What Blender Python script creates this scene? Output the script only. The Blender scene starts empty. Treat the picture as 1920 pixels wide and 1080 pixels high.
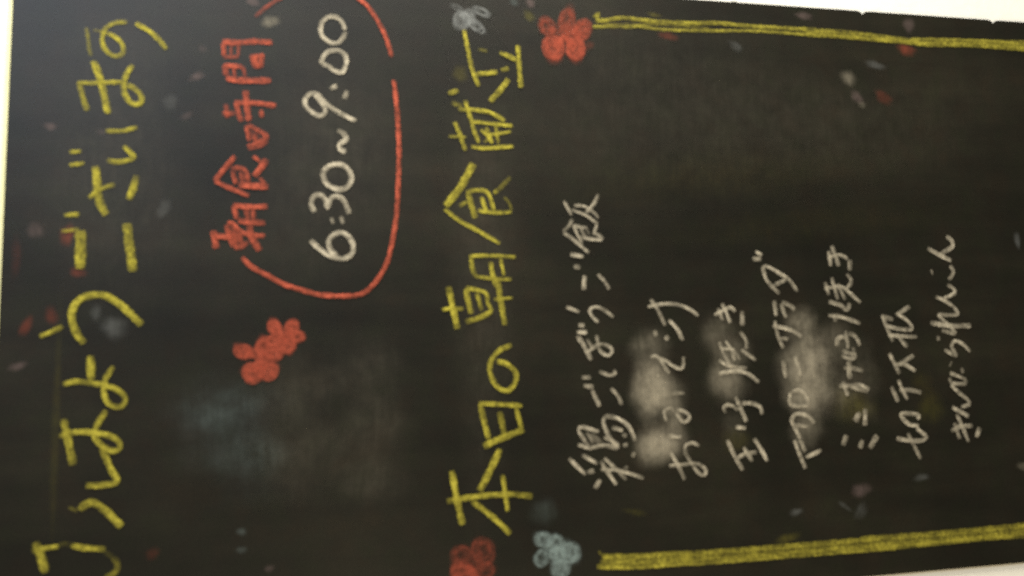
import bpy, bmesh, math, random
from mathutils import Matrix

random.seed(11)
scene = bpy.context.scene
C = scene.collection

# ---------------------------------------------------------------- camera
cam_data = bpy.data.cameras.new('camera')
cam_data.sensor_width = 36.0
cam_data.lens = 26.25
cam_data.clip_start = 0.02
cam_data.clip_end = 50.0
cam_data.dof.use_dof = True
cam_data.dof.focus_distance = 1.36          # the hand-held camera focused past the board
cam_data.dof.aperture_fstop = 5.6
cam = bpy.data.objects.new('camera', cam_data)
C.objects.link(cam)
r = [[-0.027542, 0.99432, -0.10281], [-0.185979, -0.10615, -0.976803], [-0.982168, -0.007782, 0.187846]]
p = [-0.06045, -0.57436, 1.31045]
cam.matrix_world = Matrix(((r[0][0], r[0][1], r[0][2], p[0]), (r[1][0], r[1][1], r[1][2], p[1]),
                           (r[2][0], r[2][1], r[2][2], p[2]), (0, 0, 0, 1)))
scene.camera = cam

# ---------------------------------------------------------------- light
world = bpy.data.worlds.new('World')
scene.world = world
world.use_nodes = True
world.node_tree.nodes['Background'].inputs[0].default_value = (1.0, 0.86, 0.66, 1)
world.node_tree.nodes['Background'].inputs[1].default_value = 0.12


def area(name, loc, target, size, size_y, power, colour):
    d = bpy.data.lights.new(name, 'AREA')
    d.shape = 'RECTANGLE'
    d.size, d.size_y, d.energy, d.color = size, size_y, power, colour
    o = bpy.data.objects.new(name, d)
    C.objects.link(o)
    o.location = loc
    dx, dy, dz = (target[i] - loc[i] for i in range(3))
    from mathutils import Vector
    o.rotation_euler = Vector((dx, dy, dz)).to_track_quat('-Z', 'Y').to_euler()
    return o


area('wall_fill_light', (0.95, -0.34, 1.25), (0.2, 0, 1.1), 0.3, 0.9, 21.0, (1.0, 0.95, 0.86))  # added close fill that whitens the wall beside the board, no real fitting
area('window_light', (1.32, -1.5, 2.42), (0.1, 0, 1.4), 0.9, 1.0, 40.0, (0.72, 0.82, 1.0))
area('warm_fill_light', (-1.35, -0.85, 1.3), (0, 0, 1.1), 0.5, 0.5, 14.0, (1.0, 0.85, 0.58))  # added warm fill from the left at board height, lifts the darker side

scene.view_settings.view_transform = 'Standard'
scene.view_settings.look = 'None'
scene.view_settings.exposure = 0.0
scene.view_settings.gamma = 1.0
scene.cycles.transparent_max_bounces = 48
scene.cycles.max_bounces = 6
scene.cycles.use_denoising = False          # the photograph has the grain of a dim room

# ---------------------------------------------------------------- materials


def new_mat(name):
    m = bpy.data.materials.new(name)
    m.use_nodes = True
    nt = m.node_tree
    return m, nt, nt.nodes, nt.links, nt.nodes['Principled BSDF']


def noise(nodes, links, coord, scale, detail=4, rough=0.6):
    n = nodes.new('ShaderNodeTexNoise')
    n.inputs['Scale'].default_value = scale
    n.inputs['Detail'].default_value = detail
    n.inputs['Roughness'].default_value = rough
    links.new(coord, n.inputs['Vector'])
    return n


def ramp(nodes, links, src, stops):
    rp = nodes.new('ShaderNodeValToRGB')
    e = rp.color_ramp.elements
    e[0].position, e[0].color = stops[0][0], (*stops[0][1], 1)
    e[1].position, e[1].color = stops[-1][0], (*stops[-1][1], 1)
    for pos, col in stops[1:-1]:
        x = e.new(pos)
        x.color = (*col, 1)
    links.new(src, rp.inputs['Fac'])
    return rp


def math_node(nodes, links, op, a, b=None, clamp=False):
    n = nodes.new('ShaderNodeMath')
    n.operation = op
    n.use_clamp = clamp
    for i, v in enumerate((a, b)):
        if v is None:
            continue
        if isinstance(v, (int, float)):
            n.inputs[i].default_value = v
        else:
            links.new(v, n.inputs[i])
    return n.outputs[0]


def board_material():
    m, nt, N, L, bs = new_mat('blackboard_paint')
    pos = N.new('ShaderNodeNewGeometry').outputs['Position']
    n1 = noise(N, L, pos, 7.0, 5, 0.6)
    n2 = noise(N, L, pos, 900.0, 2, 0.6)
    mp = N.new('ShaderNodeMapping')
    mp.inputs['Scale'].default_value = (34.0, 9.0, 5.0)
    mp.inputs['Rotation'].default_value = (0, math.radians(9), 0)
    L.new(pos, mp.inputs['Vector'])
    n3 = noise(N, L, mp.outputs[0], 1.0, 3, 0.55)          # faint cloth wipe marks
    c1 = ramp(N, L, n1.outputs['Fac'], [(0.3, (0.0080, 0.0075, 0.0047)), (0.5, (0.0120, 0.0110, 0.0067)), (0.72, (0.0200, 0.0174, 0.0103))])
    hue = noise(N, L, pos, 38.0, 3, 0.6)
    c2 = ramp(N, L, hue.outputs['Fac'], [(0.36, (0.98, 1.06, 0.96)), (0.5, (1, 1, 1)), (0.64, (1.07, 0.97, 0.95))])
    mx = N.new('ShaderNodeMixRGB')
    mx.blend_type = 'MULTIPLY'
    mx.inputs[0].default_value = 1.0
    L.new(c1.outputs[0], mx.inputs[1])
    L.new(c2.outputs[0], mx.inputs[2])
    c3 = ramp(N, L, n3.outputs['Fac'], [(0.35, (0.84, 0.84, 0.84)), (0.7, (1.22, 1.21, 1.16))])
    mx2 = N.new('ShaderNodeMixRGB')
    mx2.blend_type = 'MULTIPLY'
    mx2.inputs[0].default_value = 1.0
    L.new(mx.outputs[0], mx2.inputs[1])
    L.new(c3.outputs[0], mx2.inputs[2])
    c4 = ramp(N, L, n2.outputs['Fac'], [(0.3, (0.72, 0.72, 0.72)), (0.7, (1.3, 1.3, 1.3))])
    mx3 = N.new('ShaderNodeMixRGB')
    mx3.blend_type = 'MULTIPLY'
    mx3.inputs[0].default_value = 1.0
    L.new(mx2.outputs[0], mx3.inputs[1])
    L.new(c4.outputs[0], mx3.inputs[2])
    L.new(mx3.outputs[0], bs.inputs['Base Color'])
    bs.inputs['Roughness'].default_value = 0.46
    bs.inputs['Specular IOR Level'].default_value = 0.26
    bp = N.new('ShaderNodeBump')
    bp.inputs['Strength'].default_value = 0.25
    bp.inputs['Distance'].default_value = 0.0004
    L.new(n2.outputs['Fac'], bp.inputs['Height'])
    L.new(bp.outputs[0], bs.inputs['Normal'])
    return m


def chalk_material(name, colour, soft=False):
    """Chalk dust: the cover attribute says how much of it lies there, the grain of the board breaks it up."""
    m, nt, N, L, bs = new_mat(name)
    pos = N.new('ShaderNodeNewGeometry').outputs['Position']
    at = N.new('ShaderNodeAttribute')
    at.attribute_name = 'cover'
    g1 = noise(N, L, pos, 320.0 if soft else 300.0, 3, 0.7)
    g2 = noise(N, L, pos, 70.0, 3, 0.6)
    if soft:
        mp = N.new('ShaderNodeMapping')
        mp.inputs['Scale'].default_value = (0.035, 0.30, 1.0)
        st = N.new('ShaderNodeAttribute')
        st.attribute_name = 'drag'
        L.new(st.outputs['Vector'], mp.inputs['Vector'])
        g3 = noise(N, L, mp.outputs[0], 1.0, 3, 0.6)
        a = math_node(N, L, 'MULTIPLY_ADD', g1.outputs['Fac'], 0.5)
        N[-1].inputs[2].default_value = 0.72
        b = math_node(N, L, 'MULTIPLY_ADD', g2.outputs['Fac'], 1.5)
        N[-1].inputs[2].default_value = -0.2
        c = math_node(N, L, 'MULTIPLY_ADD', g3.outputs['Fac'], 1.5)
        N[-1].inputs[2].default_value = 0.25
        k = math_node(N, L, 'MULTIPLY', math_node(N, L, 'MULTIPLY', a, b), c)
    else:
        st = N.new('ShaderNodeAttribute')
        st.attribute_name = 'drag'                          # millimetres along and across the line
        mp = N.new('ShaderNodeMapping')
        mp.inputs['Scale'].default_value = (0.11, 1.05, 1.0)
        L.new(st.outputs['Vector'], mp.inputs['Vector'])
        g3 = noise(N, L, mp.outputs[0], 1.0, 3, 0.65)
        a = math_node(N, L, 'MULTIPLY_ADD', g1.outputs['Fac'], 2.5)
        N[-1].inputs[2].default_value = -0.3
        b = math_node(N, L, 'MULTIPLY_ADD', g2.outputs['Fac'], 1.1)
        N[-1].inputs[2].default_value = 0.42
        c = math_node(N, L, 'MULTIPLY_ADD', g3.outputs['Fac'], 2.6)
        N[-1].inputs[2].default_value = -0.3
        k = math_node(N, L, 'MULTIPLY', math_node(N, L, 'MULTIPLY', a, b), c)
    al = math_node(N, L, 'MULTIPLY', k, at.outputs['Fac'], True)
    v = noise(N, L, pos, 150.0, 2, 0.5)
    dark = tuple(x * 0.86 for x in colour)
    cr = ramp(N, L, v.outputs['Fac'], [(0.3, dark), (0.7, colour)])
    L.new(cr.outputs[0], bs.inputs['Base Color'])
    L.new(al, bs.inputs['Alpha'])
    bs.inputs['Roughness'].default_value = 0.95
    bs.inputs['Specular IOR Level'].default_value = 0.1
    return m


def wall_material():
    m, nt, N, L, bs = new_mat('painted_plaster')
    pos = N.new('ShaderNodeNewGeometry').outputs['Position']
    n1 = noise(N, L, pos, 60.0, 4, 0.6)
    cr = ramp(N, L, n1.outputs['Fac'], [(0.3, (0.86, 0.82, 0.69)), (0.7, (0.89, 0.85, 0.72))])
    L.new(cr.outputs[0], bs.inputs['Base Color'])
    bs.inputs['Roughness'].default_value = 0.8
    bp = N.new('ShaderNodeBump')
    bp.inputs['Strength'].default_value = 0.2
    bp.inputs['Distance'].default_value = 0.002
    L.new(n1.outputs['Fac'], bp.inputs['Height'])
    L.new(bp.outputs[0], bs.inputs['Normal'])
    return m


def fringe_material():
    m, nt, N, L, bs = new_mat('pale_yellow_fringe')
    pos = N.new('ShaderNodeNewGeometry').outputs['Position']
    n1 = noise(N, L, pos, 90.0, 3, 0.6)
    cr = ramp(N, L, n1.outputs['Fac'], [(0.3, (0.70, 0.67, 0.34)), (0.7, (0.80, 0.77, 0.42))])
    L.new(cr.outputs[0], bs.inputs['Base Color'])
    bs.inputs['Roughness'].default_value = 0.5
    return m


M_BOARD, M_WALL, M_FRINGE = board_material(), wall_material(), fringe_material()
TONES = {'yellow': (0.47, 0.405, 0.05), 'red': (0.52, 0.11, 0.06), 'white': (0.60, 0.525, 0.37),
         'blue': (0.36, 0.45, 0.41), 'pink': (0.40, 0.28, 0.25), 'grey': (0.35, 0.36, 0.33)}
CHALK = {k: chalk_material(k + '_chalk', v) for k, v in TONES.items()}
DUST = {k: chalk_material(k + '_chalk_dust', v, True) for k, v in TONES.items()}

# ---------------------------------------------------------------- helpers
Z0 = 1.2            # height of the board's middle above the floor; the tables below are in millimetres from it


def link(name, mesh, material, parent=None):
    o = bpy.data.objects.new(name, mesh)
    C.objects.link(o)
    mesh.materials.append(material)
    o.parent = parent
    return o


def prism(outline, y0, y1, bevel=0.0):
    """Outline in x, z millimetres, pulled from y0 to y1 (metres)."""
    bm = bmesh.new()
    vs = [bm.verts.new((x / 1000, y1, Z0 + z / 1000)) for x, z in outline]
    f = bm.faces.new(vs)
    g = bmesh.ops.extrude_face_region(bm, geom=[f])
    for v in g['geom']:
        if isinstance(v, bmesh.types.BMVert):
            v.co.y = y0
    bmesh.ops.recalc_face_normals(bm, faces=bm.faces)
    if bevel:
        es = [e for e in bm.edges if all(abs(v.co.y - y0) < 1e-6 for v in e.verts)]
        bmesh.ops.bevel(bm, geom=es, offset=bevel, segments=2, affect='EDGES')
    me = bpy.data.meshes.new('board')
    bm.to_mesh(me)
    bm.free()
    return me


def smooth(pts, step=1.6):
    """Catmull-Rom through the points, about one sample each step millimetres."""
    if len(pts) == 2:
        q = pts
        a, b = pts
        n = max(3, int(math.dist(a, b) / step))
        return [(a[0] + (b[0] - a[0]) * i / n, a[1] + (b[1] - a[1]) * i / n) for i in range(n + 1)]
    q = [(2 * pts[0][0] - pts[1][0], 2 * pts[0][1] - pts[1][1])] + list(pts) + \
        [(2 * pts[-1][0] - pts[-2][0], 2 * pts[-1][1] - pts[-2][1])]
    out = []
    for i in range(1, len(q) - 2):
        p0, p1, p2, p3 = q[i - 1:i + 3]
        n = max(2, int(math.dist(p1, p2) / step))
        for k in range(n):
            t = k / n
            out.append(tuple(0.5 * (2 * p1[j] + (p2[j] - p0[j]) * t + (2 * p0[j] - 5 * p1[j] + 4 * p2[j] - p3[j]) * t * t
                                    + (3 * p1[j] - p0[j] - 3 * p2[j] + p3[j]) * t ** 3) for j in range(2)))
    out.append(q[-2])
    return out


LAYER = 0


class Deposit:
    """Collects ribbons and patches of chalk into one mesh with a cover value at each vertex."""

    def __init__(self):
        self.v, self.f, self.c, self.d = [], [], [], []

    def ribbon(self, pts, width, cover, base=0.5, soft=False):
        strength = 1.0 if soft else 0.86
        global LAYER
        LAYER = (LAYER + 1) % 40
        h0 = base + LAYER * 0.01
        P = smooth(pts)
        n = len(P)
        prof = ((-1.0, 0.0), (-0.66, 0.62), (0.0, 0.95), (0.62, 1.0), (1.0, 0.0))
        if soft:
            prof = ((-1.0, 0.0), (-0.8, 0.12), (-0.5, 0.55), (-0.15, 0.95), (0.15, 0.95), (0.5, 0.55), (0.8, 0.12), (1.0, 0.0))
        seed = random.uniform(0, 99)
        total = sum(math.dist(P[i], P[i + 1]) for i in range(n - 1))
        run = 0.0
        start = len(self.v)
        for i in range(n):
            if i:
                run += math.dist(P[i - 1], P[i])
            a, b = P[max(0, i - 1)], P[min(n - 1, i + 1)]
            dx, dz = b[0] - a[0], b[1] - a[1]
            l = math.hypot(dx, dz) or 1.0
            nx, nz = -dz / l, dx / l
            if i == 0:
                side = 1 if nz >= 0 else -1        # the chalk bites harder on its upper edge
            nx, nz = nx * side, nz * side
            end = min(run, total - run)
            tip = math.sqrt(max(0.0, 1 - (1 - min(1.0, (end + 0.12 * width) / (0.45 * width))) ** 2))
            w = width * 0.50 * (0.42 + 0.58 * tip) * (1 + 0.07 * math.sin(run * 0.43 + seed) + 0.05 * math.sin(run * 1.3 + 2 * seed))
            press = cover * strength * (0.88 + 0.2 * math.sin(run * 0.17 + 3 * seed)) * (0.15 + 0.85 * tip) * min(1.0, 0.55 + 0.45 * end / (0.9 * width))
            if soft:
                w = width * 0.72 * (1 + 0.16 * math.sin(run * 0.16 + seed))
                e = min(1.0, end / (0.75 * width))
                press = cover * (0.8 + 0.3 * math.sin(run * 0.14 + 3 * seed)) * e * e * (3 - 2 * e)
            for s, k in prof:
                wob = 1 + 0.06 * random.uniform(-1, 1)
                self.v.append(((P[i][0] + nx * s * w * wob) / 1000,
                               -(h0 + 0.006 * i / n + 0.03 * k) / 1000, Z0 + (P[i][1] + nz * s * w * wob) / 1000))
                self.c.append(press * k)
                self.d.append((run, s * w + 37 * seed, seed))
        m = len(prof)
        for i in range(n - 1):
            for j in range(m - 1):
                q = start + i * m + j
                self.f.append((q, q + 1, q + m + 1, q + m))

    def patch(self, x, z, rx, rz, turn, cover, hard=0.0, base=0.05, wob=0.16):
        """A rounded patch whose cover fades to nothing at its uneven rim."""
        global LAYER
        LAYER = (LAYER + 1) % 40
        h = (base + LAYER * 0.01) / 1000
        t = math.radians(turn)
        nr, na = 7, 28
        ph = [random.uniform(0, 6.28) for _ in range(4)]
        start = len(self.v)
        self.v.append((x / 1000, -h, Z0 + z / 1000))
        self.c.append(cover)
        self.d.append((x, z, 0.0))
        for k in range(1, nr + 1):
            q = k / nr
            e = max(0.0, (q - hard) / (1 - hard))
            fall = (1 - e * e * (3 - 2 * e))
            for j in range(na):
                a = 2 * math.pi * j / na
                w = 1 + wob * (math.sin(2 * a + ph[0]) + 0.7 * math.sin(3 * a + ph[1]) + 0.5 * math.sin(5 * a + ph[2]))
                lx, lz = rx * q * w * math.cos(a), rz * q * w * math.sin(a)
                self.v.append(((x + lx * math.cos(t) - lz * math.sin(t)) / 1000, -h,
                               Z0 + (z + lx * math.sin(t) + lz * math.cos(t)) / 1000))
                self.c.append(cover * fall)
                self.d.append((x + lx, z + lz, 0.0))
        for j in range(na):
            self.f.append((start, start + 1 + j, start + 1 + (j + 1) % na))
        for k in range(nr - 1):
            for j in range(na):
                a, b = start + 1 + k * na, start + 1 + (k + 1) * na
                self.f.append((a + j, b + j, b + (j + 1) % na, a + (j + 1) % na))

    def build(self, name, material, parent):
        me = bpy.data.meshes.new(name)
        me.from_pydata(self.v, [], self.f)
        at = me.attributes.new('cover', 'FLOAT', 'POINT')
        at.data.foreach_set('value', self.c)
        dr = me.attributes.new('drag', 'FLOAT_VECTOR', 'POINT')
        dr.data.foreach_set('vector', [q for p3 in self.d for q in p3])
        for pl in me.polygons:
            pl.use_smooth = True
        return link(name, me, material, parent)


# ---------------------------------------------------------------- the setting: the wall behind the board
wall_bm = bmesh.new()
for x, z in ((-0.9, 0.0), (0.9, 0.0), (0.9, 2.4), (-0.9, 2.4)):
    wall_bm.verts.new((x, 0.002, z))
wall_bm.faces.new(wall_bm.verts)
g = bmesh.ops.extrude_face_region(wall_bm, geom=list(wall_bm.faces))
for v in g['geom']:
    if isinstance(v, bmesh.types.BMVert):
        v.co.y = 0.116
bmesh.ops.recalc_face_normals(wall_bm, faces=wall_bm.faces)
wall_me = bpy.data.meshes.new('wall')
wall_bm.to_mesh(wall_me)
wall_bm.free()
wall = link('wall', wall_me, M_WALL)
wall['kind'] = 'structure'

# ---------------------------------------------------------------- the chalkboard
board = bpy.data.objects.new('chalkboard', None)
C.objects.link(board)
board.empty_display_size = 0.1
board['label'] = 'black chalkboard with yellow, red and white Japanese breakfast writing on a white wall'
board['category'] = 'chalkboard'

XL, XR, ZT, ZB = -242.6, 249.4, 362.6, -560.0
outline = [(XL, ZB), (XL, ZT), (XR, ZT)]


def notch(z, depth, half):
    return [(XR, z + half * 1.9), (XR - 0.25, z + half * 1.2), (XR - 0.9, z + half * 0.62), (XR - depth, z + 0.3),
            (XR - depth, z - 0.3), (XR - 0.9, z - half * 0.62), (XR - 0.25, z - half * 1.2), (XR, z - half * 1.9)]


outline += [(XR, -201.5), (XR + 1.0, -203.0), (XR + 0.5, -204.5), (XR + 1.1, -206.0), (XR, -207.5)]
outline += notch(-329.7, 3.0, 3.6) + notch(-467.0, 3.2, 3.8)
outline += [(XR, ZB)]
panel = link('panel', prism(outline, 0.0, 0.002), M_BOARD, board)

fringe = link('fringe_strip', prism([(XL, ZT + 0.05), (XL, ZT + 2.4), (XR, ZT + 2.4), (XR, ZT + 0.05)], -0.0006, 0.0019), M_FRINGE, board)  # thin strip standing in for the yellow colour fringe along the top edge

# writing and drawing, each character: width of the chalk line, cover, points
LETTERING = [
    ('greeting_character', 'yellow', [
        (3.4, 0.35, [(195.2, 313.1), (186.8, 311.8), (178.9, 310.6), (172.8, 308.8)]),
        (3.1, 0.35, [(193.2, 308.5), (192.7, 303.5), (191.5, 299.4)]),
        (4.2, 0.8, [(191.8, 299.4), (188.1, 292.3), (182.5, 287.9), (176.5, 287.9), (174.0, 292.9), (177.3, 298.8), (183.9, 302.0), (191.7, 301.4), (197.7, 297.6), (200.3, 291.5), (200.9, 285.4)]),
        (4.7, 1, [(200.4, 279.8), (194.7, 269.9), (187.9, 262.6), (181.3, 257.5)])]),
    ('greeting_character', 'yellow', [
        (4.9, 0.6, [(154.1, 316.9), (142.8, 314.1), (131.9, 310.6)]),
        (6.1, 0.95, [(169.8, 308.1), (160.1, 303.8), (146.8, 300.3), (130.2, 296.6)]),
        (4.2, 0.85, [(152.7, 317.8), (152.9, 308.4), (153.9, 298.4), (154.4, 287.4)]),
        (5.0, 0.9, [(153.0, 286.3), (150.8, 280.2), (145.6, 275.0), (140.0, 274.4), (137.8, 278.9), (142.1, 284.1), (150.8, 286.7), (159.9, 285.3), (168.2, 280.8)])]),
    ('greeting_character', 'yellow', [
        (4.2, 0.9, [(117.3, 298.0), (117.7, 286.5), (121.0, 276.5)]),
        (4.6, 0.9, [(106.6, 285.7), (101.7, 281.1), (98.2, 278.3), (95.5, 283.0), (94.4, 289.9), (95.5, 296.7)])]),
    ('greeting_character', 'yellow', [
        (3.7, 0.8, [(100.8, 321.7), (101.7, 313.4)]),
        (3.7, 0.8, [(91.3, 321.6), (92.9, 311.4)]),
        (6.7, 0.9, [(91.0, 304.2), (79.2, 302.6), (69.4, 301.7), (60.8, 299.0), (55.1, 295.7)]),
        (4.1, 0.75, [(67.1, 307.8), (74.0, 300.3), (77.8, 290.5)]),
        (6.1, 0.85, [(84.7, 276.2), (76.4, 278.0), (66.4, 281.1)])]),
    ('greeting_character', 'yellow', [
        (4.1, 0.8, [(54.8, 323.8), (55.4, 313.5)]),
        (3.3, 0.8, [(43.0, 325.2), (44.6, 313.2)]),
        (8.8, 1, [(43.9, 312.7), (33.7, 312.1), (16.1, 312.0)]),
        (7.5, 1, [(49.0, 282.1), (33.8, 279.9), (13.9, 277.1)])]),
    ('greeting_character', 'yellow', [
        (4.3, 0.85, [(-31.5, 336.7), (-28.5, 329.1), (-24.7, 321.8)]),
        (6.2, 1, [(-36.8, 307.7), (-29.9, 312.9), (-20.4, 316.1), (-12.1, 315.8), (-6.0, 311.7), (-2.9, 304.1), (-3.0, 296.3), (-7.1, 288.4), (-14.1, 280.4), (-24.6, 270.3)])]),
    ('greeting_character', 'yellow', [
        (6.5, 0.85, [(-45.5, 303.6), (-62.9, 302.4)]),
        (4.7, 0.95, [(-64.9, 320.6), (-63.3, 311.9), (-64.9, 302.3), (-67.0, 292.7), (-70.4, 284.9), (-75.7, 280.3), (-81.3, 281.7), (-81.4, 287.5), (-77.3, 292.4), (-69.9, 294.1), (-61.6, 293.0), (-53.4, 288.2)])]),
    ('greeting_character', 'yellow', [
        (6.0, 0.8, [(-89.0, 319.5), (-102.3, 316.4), (-120.7, 312.4)]),
        (5.0, 0.95, [(-100.9, 321.9), (-98.6, 314.6), (-98.4, 306.1), (-99.6, 298.5), (-101.7, 289.9), (-105.7, 283.8), (-110.0, 282.9), (-112.5, 286.7), (-109.0, 293.5), (-102.1, 299.2), (-95.0, 298.2), (-83.9, 292.2)]),
        (5.3, 0.95, [(-135.2, 304.0), (-135.3, 293.7), (-133.3, 284.1), (-125.0, 288.1), (-114.8, 292.4), (-108.9, 294.6)])]),
    ('greeting_character', 'yellow', [
        (6.0, 0.95, [(-151.5, 307.4), (-147.8, 303.8), (-147.1, 298.2), (-153.3, 290.4), (-159.7, 284.6), (-164.3, 280.2)]),
        (3.1, 0.3, [(-148.8, 314.5), (-152.0, 308.4)]),
        (4.1, 0.9, [(-176.9, 336.4), (-175.5, 328.9), (-174.8, 319.7)]),
        (4.1, 0.1, [(-174.4, 320.7), (-173.5, 316.1), (-174.4, 311.4)]),
        (4.9, 0.8, [(-174.7, 312.3), (-177.1, 302.9), (-178.7, 290.2)]),
        (6.5, 0.85, [(-171.0, 334.7), (-181.0, 330.6), (-191.8, 327.6)]),
        (4.2, 0.12, [(-180.2, 291.1), (-184.3, 285.4)]),
        (5.2, 0.36, [(-184.3, 285.4), (-190.0, 282.2), (-195.3, 284.4), (-198.3, 290.2)])]),
    ('hours_character', 'red', [
        (4.5, 0.95, [(190.0, 218.4), (189.2, 208.2), (191.1, 195.3), (190.9, 181.7)]),
        (3.6, 0.75, [(188.7, 217.6), (177.6, 216.9)]),
        (3.2, 0.7, [(177.5, 217.7), (178.1, 206.2)]),
        (2.4, 0.6, [(187.2, 212.3), (179.1, 211.6)]),
        (2.8, 0.6, [(188.1, 206.6), (178.8, 206.5)]),
        (4.0, 0.9, [(171.5, 216.4), (162.9, 215.2)]),
        (3.6, 0.9, [(171.2, 217.4), (170.5, 203.2)]),
        (2.8, 0.7, [(169.8, 210.0), (161.7, 208.8)]),
        (3.2, 0.7, [(170.7, 203.2), (162.7, 201.4)]),
        (4.8, 1, [(161.8, 215.4), (159.8, 208.0), (160.6, 182.7)]),
        (6.1, 0.9, [(181.1, 196.1), (169.9, 192.5)]),
        (4.1, 0.85, [(176.9, 197.9), (180.7, 188.2)]),
        (3.7, 0.85, [(170.6, 194.6), (172.6, 188.5)]),
        (3.7, 0.8, [(181.4, 189.0), (170.2, 190.2)])]),
    ('hours_character', 'red', [
        (4.0, 0.9, [(133.1, 217.8), (133.6, 208.5)]),
        (3.6, 0.8, [(140.8, 215.2), (129.6, 213.8)]),
        (4.0, 0.85, [(144.3, 207.6), (133.7, 206.0), (127.4, 203.4)]),
        (4.8, 0.9, [(152.0, 201.3), (138.6, 199.9), (128.0, 198.7)]),
        (4.0, 0.95, [(142.0, 207.4), (142.5, 194.5), (140.7, 178.8)]),
        (3.6, 0.75, [(137.6, 189.8), (130.9, 189.2)]),
        (3.2, 0.8, [(124.7, 200.8), (112.4, 197.9)]),
        (3.6, 0.8, [(125.4, 200.0), (118.7, 186.6)]),
        (3.2, 0.7, [(118.5, 194.8), (111.7, 192.8)]),
        (5.6, 1, [(107.6, 199.4), (110.2, 191.7), (114.4, 185.5)]),
        (4.0, 0.85, [(119.7, 187.1), (114.2, 185.3)]),
        (8.0, 0.35, [(121.2, 196.9), (114.0, 191.8)])]),
    ('hours_character', 'red', [
        (3.9, 0.95, [(81.6, 222.7), (90.8, 215.7), (100.8, 208.2)]),
        (3.5, 1, [(81.6, 222.4), (76.2, 211.3), (70.8, 197.8)]),
        (3.2, 0.9, [(101.2, 195.5), (97.1, 190.1)]),
        (4.8, 0.9, [(99.1, 185.6), (92.8, 189.3), (85.6, 194.5)]),
        (3.5, 0.85, [(90.0, 210.2), (79.3, 207.2)]),
        (3.9, 0.9, [(90.6, 210.6), (91.9, 204.1), (88.9, 200.7), (81.0, 198.5)]),
        (2.8, 0.8, [(89.0, 204.6), (80.0, 202.1)]),
        (4.7, 0.95, [(78.8, 205.6), (78.3, 194.5), (77.8, 184.0)]),
        (3.2, 0.8, [(84.8, 190.8), (78.6, 185.4)])]),
    ('hours_character', 'red', [
        (3.9, 1, [(40.4, 222.6), (39.5, 213.8), (37.8, 210.1)]),
        (4.6, 1, [(44.4, 222.8), (30.9, 220.7)]),
        (3.9, 0.9, [(48.9, 213.7), (42.7, 212.2), (32.0, 208.4)]),
        (3.9, 0.95, [(49.6, 213.1), (49.8, 210.2), (44.3, 204.7), (41.0, 197.1), (40.4, 186.2)]),
        (3.1, 0.8, [(44.5, 208.9), (33.4, 205.9)]),
        (3.1, 0.8, [(42.7, 205.1), (34.3, 202.5)]),
        (3.9, 0.9, [(31.6, 208.4), (32.5, 202.1), (36.5, 198.4)]),
        (5.1, 1, [(48.6, 197.2), (40.5, 196.2), (29.2, 190.1)]),
        (7.0, 0.4, [(46.3, 209.8), (33.8, 204.6)]),
        (3.9, 0.9, [(63.2, 209.1), (52.8, 206.3)]),
        (3.9, 1, [(63.9, 209.3), (62.9, 204.1), (62.5, 197.3), (62.9, 184.6)]),
        (3.5, 0.8, [(61.3, 200.0), (52.2, 198.7)]),
        (3.5, 0.8, [(61.6, 195.0), (51.7, 194.3)]),
        (3.9, 0.95, [(52.1, 205.8), (50.8, 198.9), (50.4, 186.0)])]),
    ('hours_digit', 'white', [
        (4.2, 0.8, [(202.8, 126.7), (197.3, 129.0), (193.2, 132.9), (193.1, 138.6), (196.7, 143.8), (202.3, 146.1), (209.6, 144.7), (214.2, 139.6), (214.1, 134.0), (210.5, 129.8), (204.0, 127.2)])]),
    ('hours_digit', 'white', [
        (4.2, 0.85, [(175.4, 145.6), (181.4, 144.2), (185.9, 139.7), (187.1, 133.0), (183.9, 127.7), (176.9, 126.6), (169.8, 129.7), (170.5, 135.3), (174.4, 140.9), (175.7, 145.6)])]),
    ('hours_digit', 'white', [
        (4.2, 0.9, [(155.8, 139.0), (158.7, 133.6)]),
        (4.2, 0.85, [(155.2, 125.8), (148.0, 128.3)])]),
    ('hours_digit', 'white', [
        (4.1, 0.95, [(147.8, 144.8), (151.0, 148.1), (151.9, 152.8), (148.2, 157.0), (142.3, 157.5), (136.9, 152.8), (134.0, 146.1), (138.0, 142.4), (144.0, 144.8), (150.3, 150.1), (146.6, 144.8), (139.4, 135.9), (133.9, 125.9), (131.0, 119.4)])]),
    ('hours_digit', 'white', [
        (4.5, 0.9, [(123.2, 133.7), (120.5, 128.7), (115.8, 126.9), (112.5, 131.6), (108.3, 131.6), (106.1, 127.1)])]),
    ('hours_digit', 'white', [
        (4.5, 0.9, [(90.1, 144.9), (82.3, 142.7), (78.0, 137.2), (76.7, 130.6), (80.3, 125.0), (87.3, 123.2), (93.6, 126.6), (96.4, 132.7), (94.8, 139.9), (89.4, 145.1)])]),
    ('hours_digit', 'white', [
        (4.4, 0.9, [(59.0, 150.6), (64.9, 153.0), (70.6, 151.5), (72.5, 146.9), (68.5, 142.7), (62.5, 141.1), (68.5, 139.2), (71.5, 135.0), (68.4, 129.3), (57.8, 124.9)])]),
    ('hours_digit', 'white', [
        (3.6, 0.85, [(55.0, 138.6), (50.0, 136.6)]),
        (3.6, 0.85, [(55.8, 131.2), (50.0, 129.4)])]),
    ('hours_digit', 'white', [
        (4.4, 1, [(37.4, 153.6), (30.8, 147.1), (25.2, 138.4), (23.4, 129.7), (27.2, 123.1), (34.3, 122.4), (41.1, 126.3), (43.4, 131.8), (40.2, 138.2), (35.4, 140.6), (29.7, 138.4), (25.0, 133.9)])]),
    ('oval_outline', 'red', [
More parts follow.
